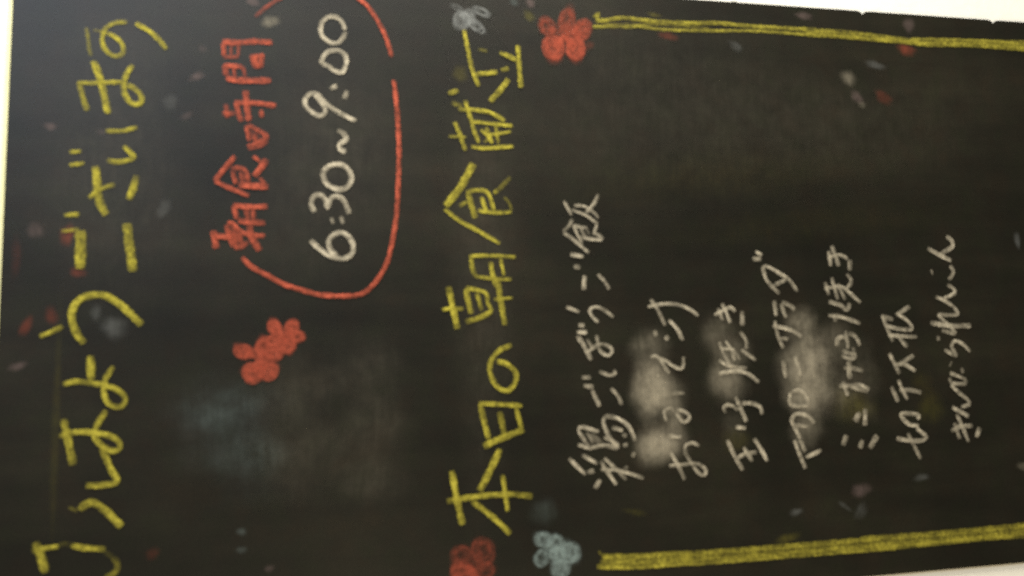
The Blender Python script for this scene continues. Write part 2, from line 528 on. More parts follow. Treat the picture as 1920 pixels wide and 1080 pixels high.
        (3.8, 0.4, [(210.6, 195.0), (218.9, 186.4), (226.5, 176.5), (234.4, 162.6), (239.0, 146.5), (237.6, 130.2), (232.2, 118.7)]),
        (4.3, 0.9, [(232.2, 118.7), (224.4, 109.7), (212.1, 101.5), (199.3, 95.8), (183.7, 91.3)]),
        (4.4, 1, [(165.5, 90.3), (143.9, 88.1), (113.8, 86.8), (88.3, 87.5), (60.9, 89.0), (42.0, 91.7), (23.4, 95.9), (11.0, 101.7), (2.1, 108.5), (-3.2, 115.3), (-5.1, 125.2), (-4.1, 146.0), (0.1, 161.4), (4.6, 173.7), (11.0, 185.1), (17.8, 196.5), (24.6, 202.6)])]),
    ('heading_character', 'yellow', [
        (4.4, 0.95, [(210.2, 33.8), (192.9, 30.8), (175.8, 27.4), (163.0, 22.6)]),
        (4.9, 0.95, [(173.4, 24.4), (174.2, 16.5), (175.8, 7.0)]),
        (4.9, 0.65, [(177.1, 4.3), (179.5, -2.5)]),
        (4.9, 0.95, [(192.1, 5.2), (190.3, -0.9), (186.5, -8.8)]),
        (3.6, 0.25, [(194.2, 22.7), (192.8, 14.9)]),
        (4.9, 1, [(199.2, -10.4), (182.6, -10.8), (163.3, -11.9)])]),
    ('heading_character', 'yellow', [
        (5.8, 1, [(170.3, -2.0), (161.3, 4.7), (150.7, 14.1)]),
        (4.8, 0.9, [(156.2, 47.4), (159.0, 39.1)]),
        (5.2, 0.35, [(148.6, 45.2), (146.1, 36.4)]),
        (4.3, 0.95, [(151.1, 34.1), (138.8, 30.6), (126.7, 27.3), (116.2, 23.7)]),
        (4.4, 0.95, [(143.3, 39.8), (143.3, 25.7), (141.8, 14.9), (138.4, 7.8), (134.9, 1.8)]),
        (4.3, 0.95, [(132.9, 42.9), (123.9, 39.2), (109.8, 34.5)]),
        (3.0, 0.8, [(121.2, 47.7), (120.8, 33.6)]),
        (3.9, 0.95, [(134.0, 28.9), (132.7, 13.9), (131.5, -4.2)]),
        (3.9, 0.9, [(127.5, 22.2), (122.8, 16.6), (116.5, 12.5)]),
        (3.5, 0.9, [(123.4, 17.2), (124.3, 8.1), (126.7, -2.8)]),
        (3.5, 0.9, [(131.2, 9.4), (116.1, 8.1)]),
        (3.0, 0.7, [(117.0, 19.7), (119.8, 14.9)]),
        (4.3, 1, [(113.1, 30.2), (112.4, 18.0), (114.5, -4.3)]),
        (3.9, 0.9, [(129.7, 17.6), (116.2, 12.9)])]),
    ('heading_character', 'yellow', [
        (7.2, 1, [(99.5, 28.5), (80.7, 38.9), (64.8, 51.1)]),
        (4.2, 1, [(62.7, 52.1), (53.4, 40.6), (45.2, 25.6), (35.3, 8.7)]),
        (4.3, 0.8, [(65.0, 40.6), (68.3, 33.9)]),
        (5.5, 0.95, [(76.0, 33.4), (66.5, 31.0), (55.3, 27.9)]),
        (4.3, 0.9, [(75.8, 35.2), (77.9, 27.2), (76.9, 18.9), (71.5, 15.5), (61.4, 13.1)]),
        (4.3, 0.9, [(72.8, 22.8), (60.1, 18.7)]),
        (4.3, 0.9, [(61.6, 25.8), (60.2, 12.2), (61.0, -1.6)]),
        (3.0, 0.35, [(61.9, -1.6), (69.3, 1.2), (72.9, 4.7)]),
        (4.8, 0.7, [(75.4, 13.0), (78.2, 9.3)]),
        (4.8, 0.35, [(78.2, 9.3), (82.3, 5.0), (89.3, -1.2)])]),
    ('heading_character', 'yellow', [
        (3.8, 0.9, [(25.2, 33.6), (25.7, 20.1), (24.5, -3.6)]),
        (4.6, 0.9, [(25.0, 31.9), (17.0, 31.4), (9.4, 29.0)]),
        (4.7, 0.9, [(20.7, 16.7), (9.9, 15.0), (0.6, 12.3)]),
        (3.4, 0.8, [(23.1, 8.6), (9.7, 6.1)]),
        (3.8, 0.8, [(9.4, 29.3), (7.6, 14.7), (6.9, 0.3)]),
        (5.8, 1, [(1.5, 50.3), (-12.1, 47.5), (-31.6, 43.9)]),
        (3.7, 0.95, [(-16.2, 55.6), (-15.5, 46.6), (-16.0, 38.6)]),
        (5.4, 0.95, [(-0.1, 36.5), (-8.8, 35.2), (-20.1, 32.7)]),
        (4.2, 0.95, [(0.5, 36.8), (-1.3, 27.8), (-4.3, 20.6), (-11.3, 19.6), (-18.3, 16.3)]),
        (4.2, 0.9, [(-4.0, 27.9), (-17.6, 24.5)]),
        (5.0, 0.95, [(-26.2, 37.6), (-23.3, 27.2), (-18.3, 16.3)]),
        (5.5, 0.75, [(8.5, 11.4), (-9.0, 9.6), (-29.4, 6.5)]),
        (3.4, 0.75, [(-9.0, 15.1), (-8.0, -0.5)])]),
    ('heading_character', 'yellow', [
        (5.0, 0.95, [(-44.6, 1.4), (-49.3, 12.1), (-57.4, 18.4), (-67.6, 18.9), (-76.9, 13.4), (-80.0, 6.4), (-75.2, 0.5), (-67.1, -1.2), (-61.2, 3.4), (-58.2, 9.1), (-57.2, 14.0)])]),
    ('heading_character', 'yellow', [
        (4.5, 0.95, [(-88.8, 28.7), (-90.0, 13.7), (-91.9, -5.5)]),
        (5.3, 0.95, [(-88.8, 27.5), (-100.2, 25.3), (-116.0, 21.5)]),
        (5.7, 0.85, [(-95.6, 12.3), (-113.2, 9.4)]),
        (4.6, 0.85, [(-92.7, -0.2), (-108.7, -4.2)]),
        (6.2, 0.95, [(-121.5, 25.8), (-117.0, 14.4), (-113.1, 2.7), (-109.8, -6.1)])]),
    ('heading_character', 'yellow', [
        (5.3, 1, [(-160.7, 54.5), (-158.8, 36.0), (-158.1, 18.9), (-158.7, 1.7)]),
        (5.7, 0.6, [(-158.7, 1.7), (-160.8, -11.6)]),
        (6.0, 1, [(-138.3, 50.4), (-157.4, 47.2), (-178.8, 42.9)]),
        (6.5, 1, [(-123.8, 12.8), (-136.9, 19.5), (-154.9, 29.6)]),
        (5.2, 1, [(-161.5, 35.4), (-172.0, 22.7), (-180.2, 13.8), (-187.8, 6.5)]),
        (4.5, 0.9, [(-143.4, 11.6), (-157.3, 9.7), (-171.2, 8.2)])]),
    ('menu_character', 'white', [
        (3.8, 0.8, [(-133.7, -41.3), (-147.0, -54.3)]),
        (3.8, 0.8, [(-131.7, -51.9), (-139.0, -64.3)]),
        (4.6, 0.8, [(-145.2, -55.6), (-144.4, -61.6)]),
        (4.2, 0.85, [(-151.4, -66.2), (-158.0, -61.3)]),
        (3.8, 0.8, [(-137.0, -66.8), (-146.6, -72.7), (-156.1, -79.0)]),
        (3.4, 0.65, [(-134.8, -69.9), (-142.3, -77.7), (-152.6, -87.7)]),
        (3.4, 0.75, [(-143.5, -66.5), (-145.4, -82.5), (-152.2, -101.8)]),
        (4.3, 0.5, [(-142.2, -86.3), (-144.6, -88.6)]),
        (3.4, 0.8, [(-123.5, -48.8), (-127.7, -59.9)]),
        (3.8, 0.75, [(-127.7, -59.5), (-120.6, -54.4), (-112.4, -50.1), (-110.2, -53.3), (-114.8, -66.5)]),
        (3.4, 0.5, [(-113.8, -56.4), (-123.8, -61.7)]),
        (6.0, 0.3, [(-116.2, -59.4), (-125.3, -69.9)]),
        (3.8, 0.75, [(-126.6, -59.6), (-125.4, -71.1), (-128.4, -81.4)]),
        (3.9, 0.75, [(-128.2, -82.3), (-119.2, -75.1), (-107.5, -70.4), (-103.0, -73.3), (-105.1, -83.0), (-111.8, -91.4), (-123.1, -96.0)]),
        (3.9, 0.85, [(-111.6, -77.0), (-114.2, -86.3)]),
        (3.9, 0.7, [(-117.2, -85.6), (-118.9, -89.2)]),
        (4.3, 0.65, [(-126.1, -85.5), (-125.4, -89.8)]),
        (4.7, 0.8, [(-132.5, -92.6), (-134.3, -95.5)]),
        (3.4, 0.55, [(-118.4, -70.0), (-125.3, -82.8)])]),
    ('menu_character', 'white', [
        (3.9, 0.9, [(-81.7, -62.0), (-94.9, -67.9)]),
        (3.5, 0.85, [(-80.8, -77.7), (-87.0, -83.2), (-94.4, -86.2)]),
        (3.9, 0.85, [(-71.5, -53.8), (-71.7, -61.5)]),
        (4.3, 0.85, [(-77.9, -55.1), (-79.4, -63.3)])]),
    ('menu_character', 'white', [
        (3.5, 0.85, [(-67.3, -68.4), (-70.4, -77.1), (-69.1, -81.8), (-66.1, -80.4)]),
        (4.3, 0.8, [(-38.7, -51.7), (-47.6, -57.2), (-58.1, -62.5)]),
        (3.5, 0.6, [(-38.2, -67.4), (-47.3, -69.1)]),
        (3.5, 0.5, [(-41.2, -59.1), (-50.1, -64.7)]),
        (3.5, 0.65, [(-52.9, -58.8), (-46.7, -67.1), (-46.2, -74.5), (-50.5, -80.1), (-54.8, -76.8), (-52.7, -71.7), (-47.6, -68.0)]),
        (4.3, 0.85, [(-30.1, -52.7), (-30.2, -57.9)]),
        (4.3, 0.85, [(-35.7, -51.1), (-35.9, -59.9)])]),
    ('menu_character', 'white', [
        (3.5, 0.75, [(-15.5, -43.3), (-19.7, -54.1)]),
        (3.5, 0.75, [(-28.6, -69.5), (-22.0, -63.7), (-17.4, -63.3), (-16.1, -69.5), (-19.2, -75.6), (-24.4, -82.1)])]),
    ('menu_character', 'white', [
        (4.4, 0.8, [(9.7, -59.4), (-2.2, -58.4)]),
        (3.5, 0.75, [(10.6, -70.4), (5.4, -75.4), (-1.8, -79.8)]),
        (4.0, 0.9, [(26.7, -48.0), (25.0, -59.2)]),
        (4.4, 0.85, [(16.9, -50.5), (16.3, -56.2)])]),
    ('menu_character', 'white', [
        (3.1, 0.7, [(70.4, -44.5), (58.4, -50.5)]),
        (3.1, 0.75, [(63.3, -50.4), (61.5, -55.6), (58.3, -63.3), (52.0, -71.2)]),
        (3.1, 0.65, [(66.7, -52.7), (66.5, -59.7), (62.7, -67.4), (56.4, -73.1)]),
        (3.6, 0.75, [(60.7, -62.9), (67.7, -69.3), (76.3, -73.8)]),
        (3.5, 0.6, [(55.7, -51.2), (49.9, -47.9), (45.0, -43.0)]),
        (3.5, 0.75, [(44.7, -43.0), (39.6, -50.3), (34.2, -56.8), (27.9, -64.1)]),
        (3.1, 0.65, [(50.8, -51.6), (42.9, -54.9), (35.5, -58.8)]),
        (3.1, 0.6, [(50.8, -51.6), (48.9, -58.5), (48.7, -63.5)]),
        (3.1, 0.45, [(48.9, -57.1), (40.7, -61.5)]),
        (3.5, 0.8, [(41.2, -55.4), (39.6, -63.7), (38.5, -75.7)]),
        (3.1, 0.65, [(53.9, -71.7), (49.0, -70.8), (43.2, -68.3)]),
        (3.6, 0.7, [(44.0, -67.5), (43.0, -72.3), (39.0, -76.5)]),
        (2.7, 0.4, [(48.4, -62.1), (42.4, -65.2)])]),
    ('menu_character', 'white', [
        (3.9, 0.75, [(-132.6, -125.0), (-143.9, -131.0), (-155.3, -136.4)]),
        (3.5, 0.65, [(-143.8, -123.4), (-143.5, -134.8), (-143.0, -146.2), (-147.5, -153.9), (-152.4, -153.6), (-150.7, -148.4), (-142.2, -142.5), (-133.8, -137.9), (-128.2, -138.8), (-126.8, -144.6), (-129.4, -150.2)]),
        (4.4, 0.85, [(-120.2, -124.0), (-121.5, -135.4)])]),
    ('menu_character', 'white', [
        (3.1, 0.6, [(-108.7, -123.0), (-100.8, -121.6), (-98.0, -127.1), (-101.7, -130.1)]),
        (3.5, 0.7, [(-101.7, -131.3), (-109.3, -136.6), (-108.5, -141.8), (-104.5, -142.6), (-101.0, -137.4), (-100.0, -131.4)]),
        (3.6, 0.6, [(-86.5, -129.0), (-86.6, -139.8)])]),
    ('menu_character', 'white', [
        (3.5, 0.75, [(-57.2, -112.1), (-57.4, -118.4), (-71.0, -127.5)]),
        (3.6, 0.7, [(-57.4, -119.0), (-61.4, -126.5), (-66.1, -133.9), (-65.7, -139.3), (-57.3, -140.2)]),
        (4.9, 0.7, [(-71.6, -116.4), (-71.7, -118.6)])]),
    ('menu_character', 'white', [
        (3.6, 0.75, [(-16.3, -111.6), (-14.4, -123.8), (-14.5, -135.3), (-18.3, -146.8), (-24.3, -155.3)]),
        (3.6, 0.7, [(-10.0, -114.5), (-20.4, -120.9), (-31.9, -125.9)]),
        (4.0, 0.8, [(-27.2, -129.0), (-33.9, -135.6), (-44.3, -140.7)]),
        (4.4, 0.8, [(-35.4, -116.1), (-40.6, -118.1)]),
        (4.9, 0.9, [(-40.4, -125.2), (-43.2, -128.4)])]),
    ('menu_character', 'white', [
        (4.0, 0.85, [(-125.5, -174.5), (-138.2, -180.0), (-150.4, -186.8)]),
        (4.1, 0.85, [(-125.3, -198.1), (-134.6, -203.8), (-144.4, -208.9)]),
        (4.0, 0.8, [(-132.0, -188.5), (-143.9, -195.6)]),
        (4.0, 0.65, [(-140.8, -181.4), (-137.5, -190.5), (-136.8, -200.0)]),
        (4.1, 0.8, [(-115.7, -182.1), (-116.8, -191.6)])]),
    ('menu_character', 'white', [
        (3.6, 0.7, [(-104.0, -174.6), (-99.7, -173.0), (-97.5, -177.3), (-99.5, -182.4), (-102.8, -185.1)]),
        (4.1, 0.75, [(-91.1, -184.0), (-100.3, -187.6), (-111.9, -192.5)]),
        (4.1, 0.75, [(-96.7, -188.5), (-97.0, -197.1), (-100.0, -205.1), (-106.5, -206.8)])]),
    ('menu_character', 'white', [
        (4.1, 0.75, [(-72.2, -170.4), (-70.5, -182.9), (-72.1, -194.7), (-80.3, -205.6)]),
        (3.6, 0.7, [(-61.1, -171.0), (-66.2, -180.6), (-68.1, -196.0)]),
        (3.6, 0.65, [(-45.9, -172.3), (-58.8, -177.1), (-66.9, -182.2)]),
        (3.2, 0.6, [(-51.4, -172.9), (-52.4, -186.0)]),
        (3.2, 0.6, [(-51.4, -182.5), (-62.1, -185.0)]),
        (3.2, 0.6, [(-45.2, -177.6), (-61.0, -190.4)]),
        (3.7, 0.7, [(-52.8, -191.3), (-62.0, -204.2)]),
        (3.7, 0.5, [(-37.8, -191.3), (-45.8, -196.7), (-52.6, -196.2)])]),
    ('menu_character', 'white', [
        (3.7, 0.75, [(-24.2, -169.4), (-20.2, -177.6), (-17.8, -184.1), (-21.6, -188.4)]),
        (3.7, 0.65, [(-17.9, -173.2), (-28.5, -176.7)]),
        (3.7, 0.75, [(-14.2, -176.6), (-23.2, -180.6), (-30.6, -183.4)]),
        (4.6, 0.65, [(-20.9, -194.6), (-33.2, -193.9)])]),
    ('menu_character', 'white', [
        (3.8, 0.75, [(13.9, -214.6), (16.4, -217.1), (16.0, -221.2), (10.3, -231.0), (5.2, -238.9), (-5.0, -246.2)]),
        (3.8, 0.7, [(15.2, -215.4), (5.3, -218.4), (-2.3, -224.7), (-6.7, -229.8)]),
        (3.8, 0.7, [(-0.5, -222.9), (5.5, -236.9)]),
        (3.8, 0.85, [(29.6, -209.7), (25.8, -215.7)]),
        (4.7, 0.85, [(22.9, -206.5), (22.9, -214.8)])]),
    ('menu_character', 'white', [
        (4.2, 0.75, [(-12.3, -224.2), (-25.6, -225.1)]),
        (4.2, 0.65, [(-14.9, -230.5), (-22.4, -232.3), (-26.9, -234.4)]),
        (4.3, 0.7, [(-14.4, -230.9), (-14.9, -234.5), (-19.0, -241.6), (-21.3, -240.0)])]),
    ('menu_character', 'white', [
        (4.2, 0.8, [(-33.7, -221.1), (-35.4, -230.8), (-38.5, -239.9), (-43.4, -247.6)]),
        (3.7, 0.7, [(-29.3, -223.4), (-43.2, -225.9), (-52.7, -229.9)]),
        (3.8, 0.6, [(-44.2, -226.1), (-44.9, -235.3)])]),
    ('menu_character', 'white', [
        (4.2, 0.65, [(-62.7, -228.9), (-69.5, -229.3), (-77.5, -230.4)]),
        (4.2, 0.75, [(-59.3, -240.1), (-76.1, -244.2)])]),
    ('menu_character', 'white', [
        (4.2, 0.7, [(-89.1, -233.4), (-99.3, -233.3), (-100.9, -248.8)]),
        (4.2, 0.7, [(-88.7, -234.1), (-88.1, -242.3), (-92.2, -247.1), (-100.3, -249.3)])]),
    ('menu_character', 'white', [
        (4.2, 0.75, [(-117.4, -235.8), (-112.5, -233.0), (-107.7, -236.7), (-107.8, -243.5), (-111.3, -250.1), (-116.0, -253.1)]),
        (4.1, 0.75, [(-112.5, -232.8), (-119.3, -235.9), (-127.9, -240.0)]),
        (3.7, 0.6, [(-116.2, -235.9), (-117.9, -247.5)]),
        (4.1, 0.85, [(-128.3, -234.3), (-140.6, -238.4), (-152.2, -242.6)]),
        (4.1, 0.65, [(-128.5, -239.0), (-138.6, -243.7)]),
        (4.2, 0.8, [(-143.0, -243.3), (-140.8, -250.6), (-137.6, -258.3)])]),
    ('menu_character', 'white', [
        (5.2, 0.85, [(-126.5, -282.6), (-134.9, -278.4)]),
        (5.2, 0.8, [(-131.1, -297.1), (-138.0, -294.1)]),
        (5.7, 0.85, [(-128.1, -311.4), (-138.5, -303.2)])]),
    ('menu_character', 'white', [
        (5.2, 0.6, [(-108.5, -294.8), (-116.7, -292.7)]),
        (4.8, 0.6, [(-114.8, -289.8), (-108.9, -297.3)]),
        (4.7, 0.65, [(-105.1, -302.1), (-119.5, -300.3)])]),
    ('menu_character', 'white', [
        (4.3, 0.65, [(-85.2, -278.3), (-85.6, -289.4), (-85.3, -299.3), (-89.5, -307.1)]),
        (4.3, 0.55, [(-86.8, -289.3), (-89.3, -300.3), (-91.1, -305.8)]),
        (4.3, 0.65, [(-81.6, -283.2), (-94.2, -286.2)]),
        (5.3, 0.65, [(-65.0, -289.0), (-69.2, -289.6), (-74.8, -289.0), (-80.1, -289.9)]),
        (4.3, 0.55, [(-70.4, -284.4), (-71.2, -294.0), (-73.5, -302.7)])]),
    ('menu_character', 'white', [
        (4.8, 0.7, [(-52.4, -279.7), (-46.3, -280.2), (-44.4, -284.4), (-45.4, -289.3)]),
        (3.8, 0.6, [(-38.9, -288.6), (-46.5, -289.3), (-55.3, -289.9)]),
        (4.3, 0.6, [(-41.3, -291.2), (-42.9, -296.3), (-46.7, -299.4), (-52.1, -300.9)]),
        (4.3, 0.6, [(-55.5, -284.4), (-57.9, -289.2), (-59.2, -295.0), (-61.4, -295.6), (-63.2, -291.3), (-60.4, -283.1)]),
        (3.8, 0.45, [(-53.1, -294.6), (-59.8, -296.3)])]),
    ('menu_character', 'white', [
        (4.3, 0.65, [(-25.5, -273.4), (-27.0, -285.2), (-33.0, -303.8)]),
        (4.8, 0.65, [(-25.6, -279.4), (-31.3, -280.1)]),
        (4.4, 0.7, [(-13.9, -274.7), (-17.1, -286.0), (-21.3, -291.3), (-15.4, -294.9)]),
        (3.9, 0.7, [(-2.6, -271.0), (-1.5, -287.3), (-6.7, -295.4), (-15.5, -305.3)]),
        (3.9, 0.65, [(3.1, -272.6), (-8.4, -275.7)]),
        (3.9, 0.7, [(6.9, -279.2), (-12.3, -283.9)]),
        (3.9, 0.6, [(1.7, -284.7), (-12.4, -290.9)]),
        (3.9, 0.65, [(10.0, -293.9), (3.6, -297.9), (-3.8, -292.0)])]),
    ('menu_character', 'white', [
        (3.9, 0.75, [(23.3, -276.5), (26.2, -286.7), (24.5, -293.6), (21.9, -295.6)]),
        (4.4, 0.7, [(30.0, -278.5), (16.5, -279.1)]),
        (4.4, 0.75, [(34.6, -281.4), (16.5, -287.0)]),
        (4.9, 0.65, [(22.3, -298.0), (12.6, -297.0)])]),
    ('menu_character', 'white', [
        (3.9, 0.7, [(-127.5, -340.8), (-135.8, -344.6), (-149.8, -351.5)]),
        (4.4, 0.75, [(-131.3, -329.3), (-133.8, -341.9), (-134.3, -353.4), (-131.4, -358.3), (-127.7, -354.3), (-123.7, -348.9)]),
        (4.4, 0.75, [(-122.1, -352.4), (-119.6, -341.8), (-111.6, -335.6), (-111.1, -344.0), (-112.9, -352.8), (-116.2, -350.8)])]),
    ('menu_character', 'white', [
        (4.4, 0.65, [(-87.5, -328.7), (-100.9, -333.9)]),
        (3.9, 0.75, [(-82.0, -335.6), (-92.9, -340.0), (-99.3, -343.4)]),
        (4.4, 0.7, [(-91.2, -335.8), (-91.2, -345.9), (-93.7, -357.3)])]),
    ('menu_character', 'white', [
        (4.4, 0.75, [(-59.0, -329.1), (-68.6, -333.5), (-77.0, -337.4)]),
        (4.4, 0.75, [(-70.1, -331.9), (-68.9, -342.2), (-75.3, -353.2)]),
        (4.4, 0.65, [(-68.4, -338.2), (-61.5, -353.0)])]),
    ('menu_character', 'white', [
        (4.4, 0.7, [(-25.6, -325.0), (-36.6, -328.6), (-49.2, -333.7)]),
        (4.4, 0.5, [(-27.3, -326.3), (-30.3, -335.7)]),
        (4.0, 0.7, [(-35.3, -328.0), (-38.3, -340.0), (-38.6, -352.8), (-31.8, -349.4), (-24.9, -339.5)]),
        (4.5, 0.7, [(-26.7, -338.2), (-18.9, -352.8)]),
        (3.9, 0.75, [(-43.3, -328.7), (-44.5, -340.9), (-45.6, -357.7)]),
        (4.4, 0.75, [(-42.9, -337.9), (-54.3, -347.0)])]),
    ('menu_character', 'white', [
        (4.5, 0.7, [(-127.7, -383.2), (-124.3, -392.4), (-123.9, -405.1)]),
        (4.4, 0.65, [(-120.6, -387.3), (-134.7, -391.1)]),
        (4.0, 0.75, [(-113.1, -390.3), (-124.1, -394.7), (-137.7, -399.6)]),
        (5.0, 0.7, [(-125.5, -412.0), (-134.2, -407.7)])]),
    ('menu_character', 'white', [
        (4.5, 0.75, [(-107.0, -386.0), (-115.8, -402.2)]),
        (4.0, 0.7, [(-107.6, -394.9), (-105.3, -403.6), (-101.4, -402.2), (-93.4, -392.6), (-87.5, -388.0), (-87.5, -400.7), (-83.4, -401.1), (-77.5, -386.8)])]),
    ('menu_character', 'white', [
        (4.5, 0.6, [(-73.6, -398.8), (-78.2, -400.4)]),
        (4.0, 0.6, [(-81.6, -385.6), (-88.1, -388.4)]),
        (7.5, 0.6, [(-69.4, -387.6), (-70.4, -389.3)])]),
    ('menu_character', 'white', [
        (4.0, 0.7, [(-57.3, -383.2), (-62.7, -394.5), (-54.6, -390.9), (-50.1, -394.3), (-52.3, -401.6), (-59.6, -409.6)]),
        (5.5, 0.75, [(-47.2, -376.5), (-47.4, -380.1)])]),
    ('menu_character', 'white', [
        (5.0, 0.7, [(-33.5, -372.0), (-36.4, -390.3), (-36.8, -412.9)]),
        (4.0, 0.65, [(-40.2, -382.5), (-43.3, -395.6), (-37.7, -391.7), (-27.1, -380.8), (-27.2, -391.2), (-26.1, -400.4), (-19.4, -396.5)])]),
    ('menu_character', 'white', [
        (4.1, 0.75, [(-19.4, -396.5), (-14.1, -388.1), (-10.7, -379.4)]),
        (4.1, 0.75, [(-12.8, -386.7), (-7.6, -399.2), (-3.6, -398.1), (0.1, -392.2)])]),
    ('menu_character', 'white', [
        (4.1, 0.7, [(17.3, -396.9), (10.9, -399.6), (3.7, -394.1)]),
        (5.6, 0.6, [(10.7, -376.8), (11.3, -378.9)])]),
    ('menu_character', 'white', [
        (4.6, 0.8, [(32.5, -375.4), (26.2, -387.6), (21.3, -398.8)]),
        (4.6, 0.75, [(26.9, -387.6), (33.6, -400.4), (38.9, -400.9), (43.6, -395.6)])]),
    ('border_line', 'yellow', [
        (3.8, 0.6, [(227.2, -75.5), (230.8, -80.3), (225.1, -78.2)]),
        (4.8, 0.6, [(224.1, -77.3), (225.7, -88.5), (228.3, -100.4), (227.8, -114.6), (227.0, -131.2), (227.3, -160.3), (229.0, -187.5), (228.2, -215.0), (228.3, -272.4)]),
        (3.8, 0.55, [(218.8, -74.3), (220.2, -90.6), (220.6, -104.7), (221.8, -116.7), (220.1, -135.7), (221.5, -174.7), (223.5, -209.7), (224.1, -235.0), (223.5, -276.2)]),
        (2.4, 0.25, [(221.7, -83.7), (223.7, -116.7), (224.2, -179.8)]),
        (4.7, 0.5, [(229.4, -267.3), (228.3, -281.8), (228.0, -318.9), (223.8, -384.9)]),
        (4.7, 0.6, [(223.3, -272.0), (223.8, -297.3), (222.7, -339.9), (221.5, -390.3)]),
        (4.2, 0.4, [(226.1, -268.6), (225.0, -318.6), (222.8, -386.5)]),
        (6.0, 0.65, [(221.5, -380.9), (221.7, -403.1), (223.3, -440.1), (222.6, -504.0), (222.6, -551.9)]),
        (6.1, 0.55, [(224.3, -375.6), (226.0, -406.4), (227.2, -463.5), (226.3, -504.4), (226.3, -552.4)]),
        (5.1, 0.3, [(226.3, -429.0), (229.5, -504.8), (230.1, -552.8)])]),
    ('border_line', 'yellow', [
        (5.1, 0.8, [(-209.6, -64.8), (-211.5, -96.1), (-211.8, -123.5), (-212.6, -139.7)]),
        (5.1, 0.7, [(-213.1, -63.0), (-215.5, -95.9), (-216.7, -140.3)]),
        (5.1, 0.8, [(-216.8, -60.2), (-219.2, -91.3), (-219.6, -113.3), (-219.5, -139.3)]),
        (5.4, 0.6, [(-212.8, -130.6), (-213.0, -186.4), (-212.9, -243.2), (-212.7, -302.1)]),
        (5.4, 0.55, [(-215.8, -126.9), (-217.6, -186.1), (-217.1, -242.9), (-217.7, -311.6)]),
        (5.4, 0.6, [(-219.9, -132.9), (-220.5, -185.9), (-220.4, -242.6), (-221.0, -321.4)]),
        (6.3, 0.6, [(-212.1, -288.2), (-212.6, -352.8), (-212.1, -410.4), (-211.3, -453.7), (-210.6, -498.0)]),
        (6.3, 0.6, [(-217.5, -296.7), (-217.7, -362.6), (-217.0, -409.9), (-216.3, -453.1), (-215.6, -497.4)]),
        (4.9, 0.6, [(-220.8, -301.4), (-220.3, -362.3), (-219.6, -409.6), (-220.3, -452.6), (-219.7, -496.9)]),
        (3.3, 0.3, [(-205.0, -62.4), (-208.4, -64.9)])]),
]
# flower drawings: colour, petals (x, z, radius x, radius z, turn, fill, outline)
FLOWERS = [
    ('red', [(216.3, -35.5, 7.9, 6.6, 20, 0.25, 0.45), (223.1, -52.9, 11.0, 6.4, -15, 0.35, 0.4), (215.5, -65.0, 8.5, 7.5, -30, 0.6, 0.6), (198.7, -40.9, 10.5, 8.3, 8, 0.85, 0.9), (198.8, -58.6, 10.0, 7.7, -6, 0.85, 0.9)]),
    ('red', [(-200.4, 44.1, 6.7, 7.6, -20, 0.1, 0.22), (-199.3, 28.4, 10.3, 8.1, 20, 0.16, 0.24), (-213.0, 26.5, 6.5, 6.8, 0, 0.16, 0.2), (-213.9, 42.7, 7.7, 10.3, -30, 0.6, 0.5), (-224.2, 34.0, 6.4, 7.8, 0, 0.6, 0.6)]),
    ('blue', [(-194.0, -19.0, 5.7, 7.0, -30, 0.35, 0.6), (-196.3, -28.5, 6.6, 5.3, 35, 0.3, 0.5), (-204.8, -40.2, 8.3, 6.8, 10, 0.45, 0.6), (-207.0, -17.5, 6.3, 5.8, -10, 0.15, 0.5), (-215.7, -31.4, 6.8, 6.8, 0, 0.35, 0.5), (-205.2, -29.4, 5.5, 6.4, 0, 0.5, 0.5)]),
    ('grey', [(217.6, 34.9, 7.3, 6.6, -30, 0.3, 0.6), (226.1, 19.6, 3.5, 7.6, -20, 0.1, 0.5), (213.3, 23.5, 7.8, 4.1, 50, 0.15, 0.55), (221.1, 29.4, 5.8, 5.1, 0, 0.35, 0.4), (228.0, 38.9, 2.5, 6.0, -20, 0.08, 0.2)]),
    ('red', [(-45.0, 200.9, 4.9, 6.7, -15, 0.9, 0.9), (-41.3, 187.6, 6.5, 4.7, -20, 0.9, 0.9), (-47.6, 180.1, 4.9, 6.5, 15, 0.9, 0.9), (-58.9, 184.5, 6.7, 6.8, 0, 0.9, 0.9), (-60.7, 194.6, 6.2, 6.7, 30, 0.9, 0.9)]),
    ('red', [(-27.5, 179.4, 5.5, 4.5, 25, 0.9, 0.9), (-28.0, 167.0, 5.2, 4.8, -25, 0.9, 0.9), (-35.0, 163.6, 4.4, 5.3, 0, 0.85, 0.9), (-41.9, 169.9, 5.2, 5.3, 0, 0.9, 0.9), (-38.1, 179.4, 4.6, 6.6, 15, 0.9, 0.9)]),
]
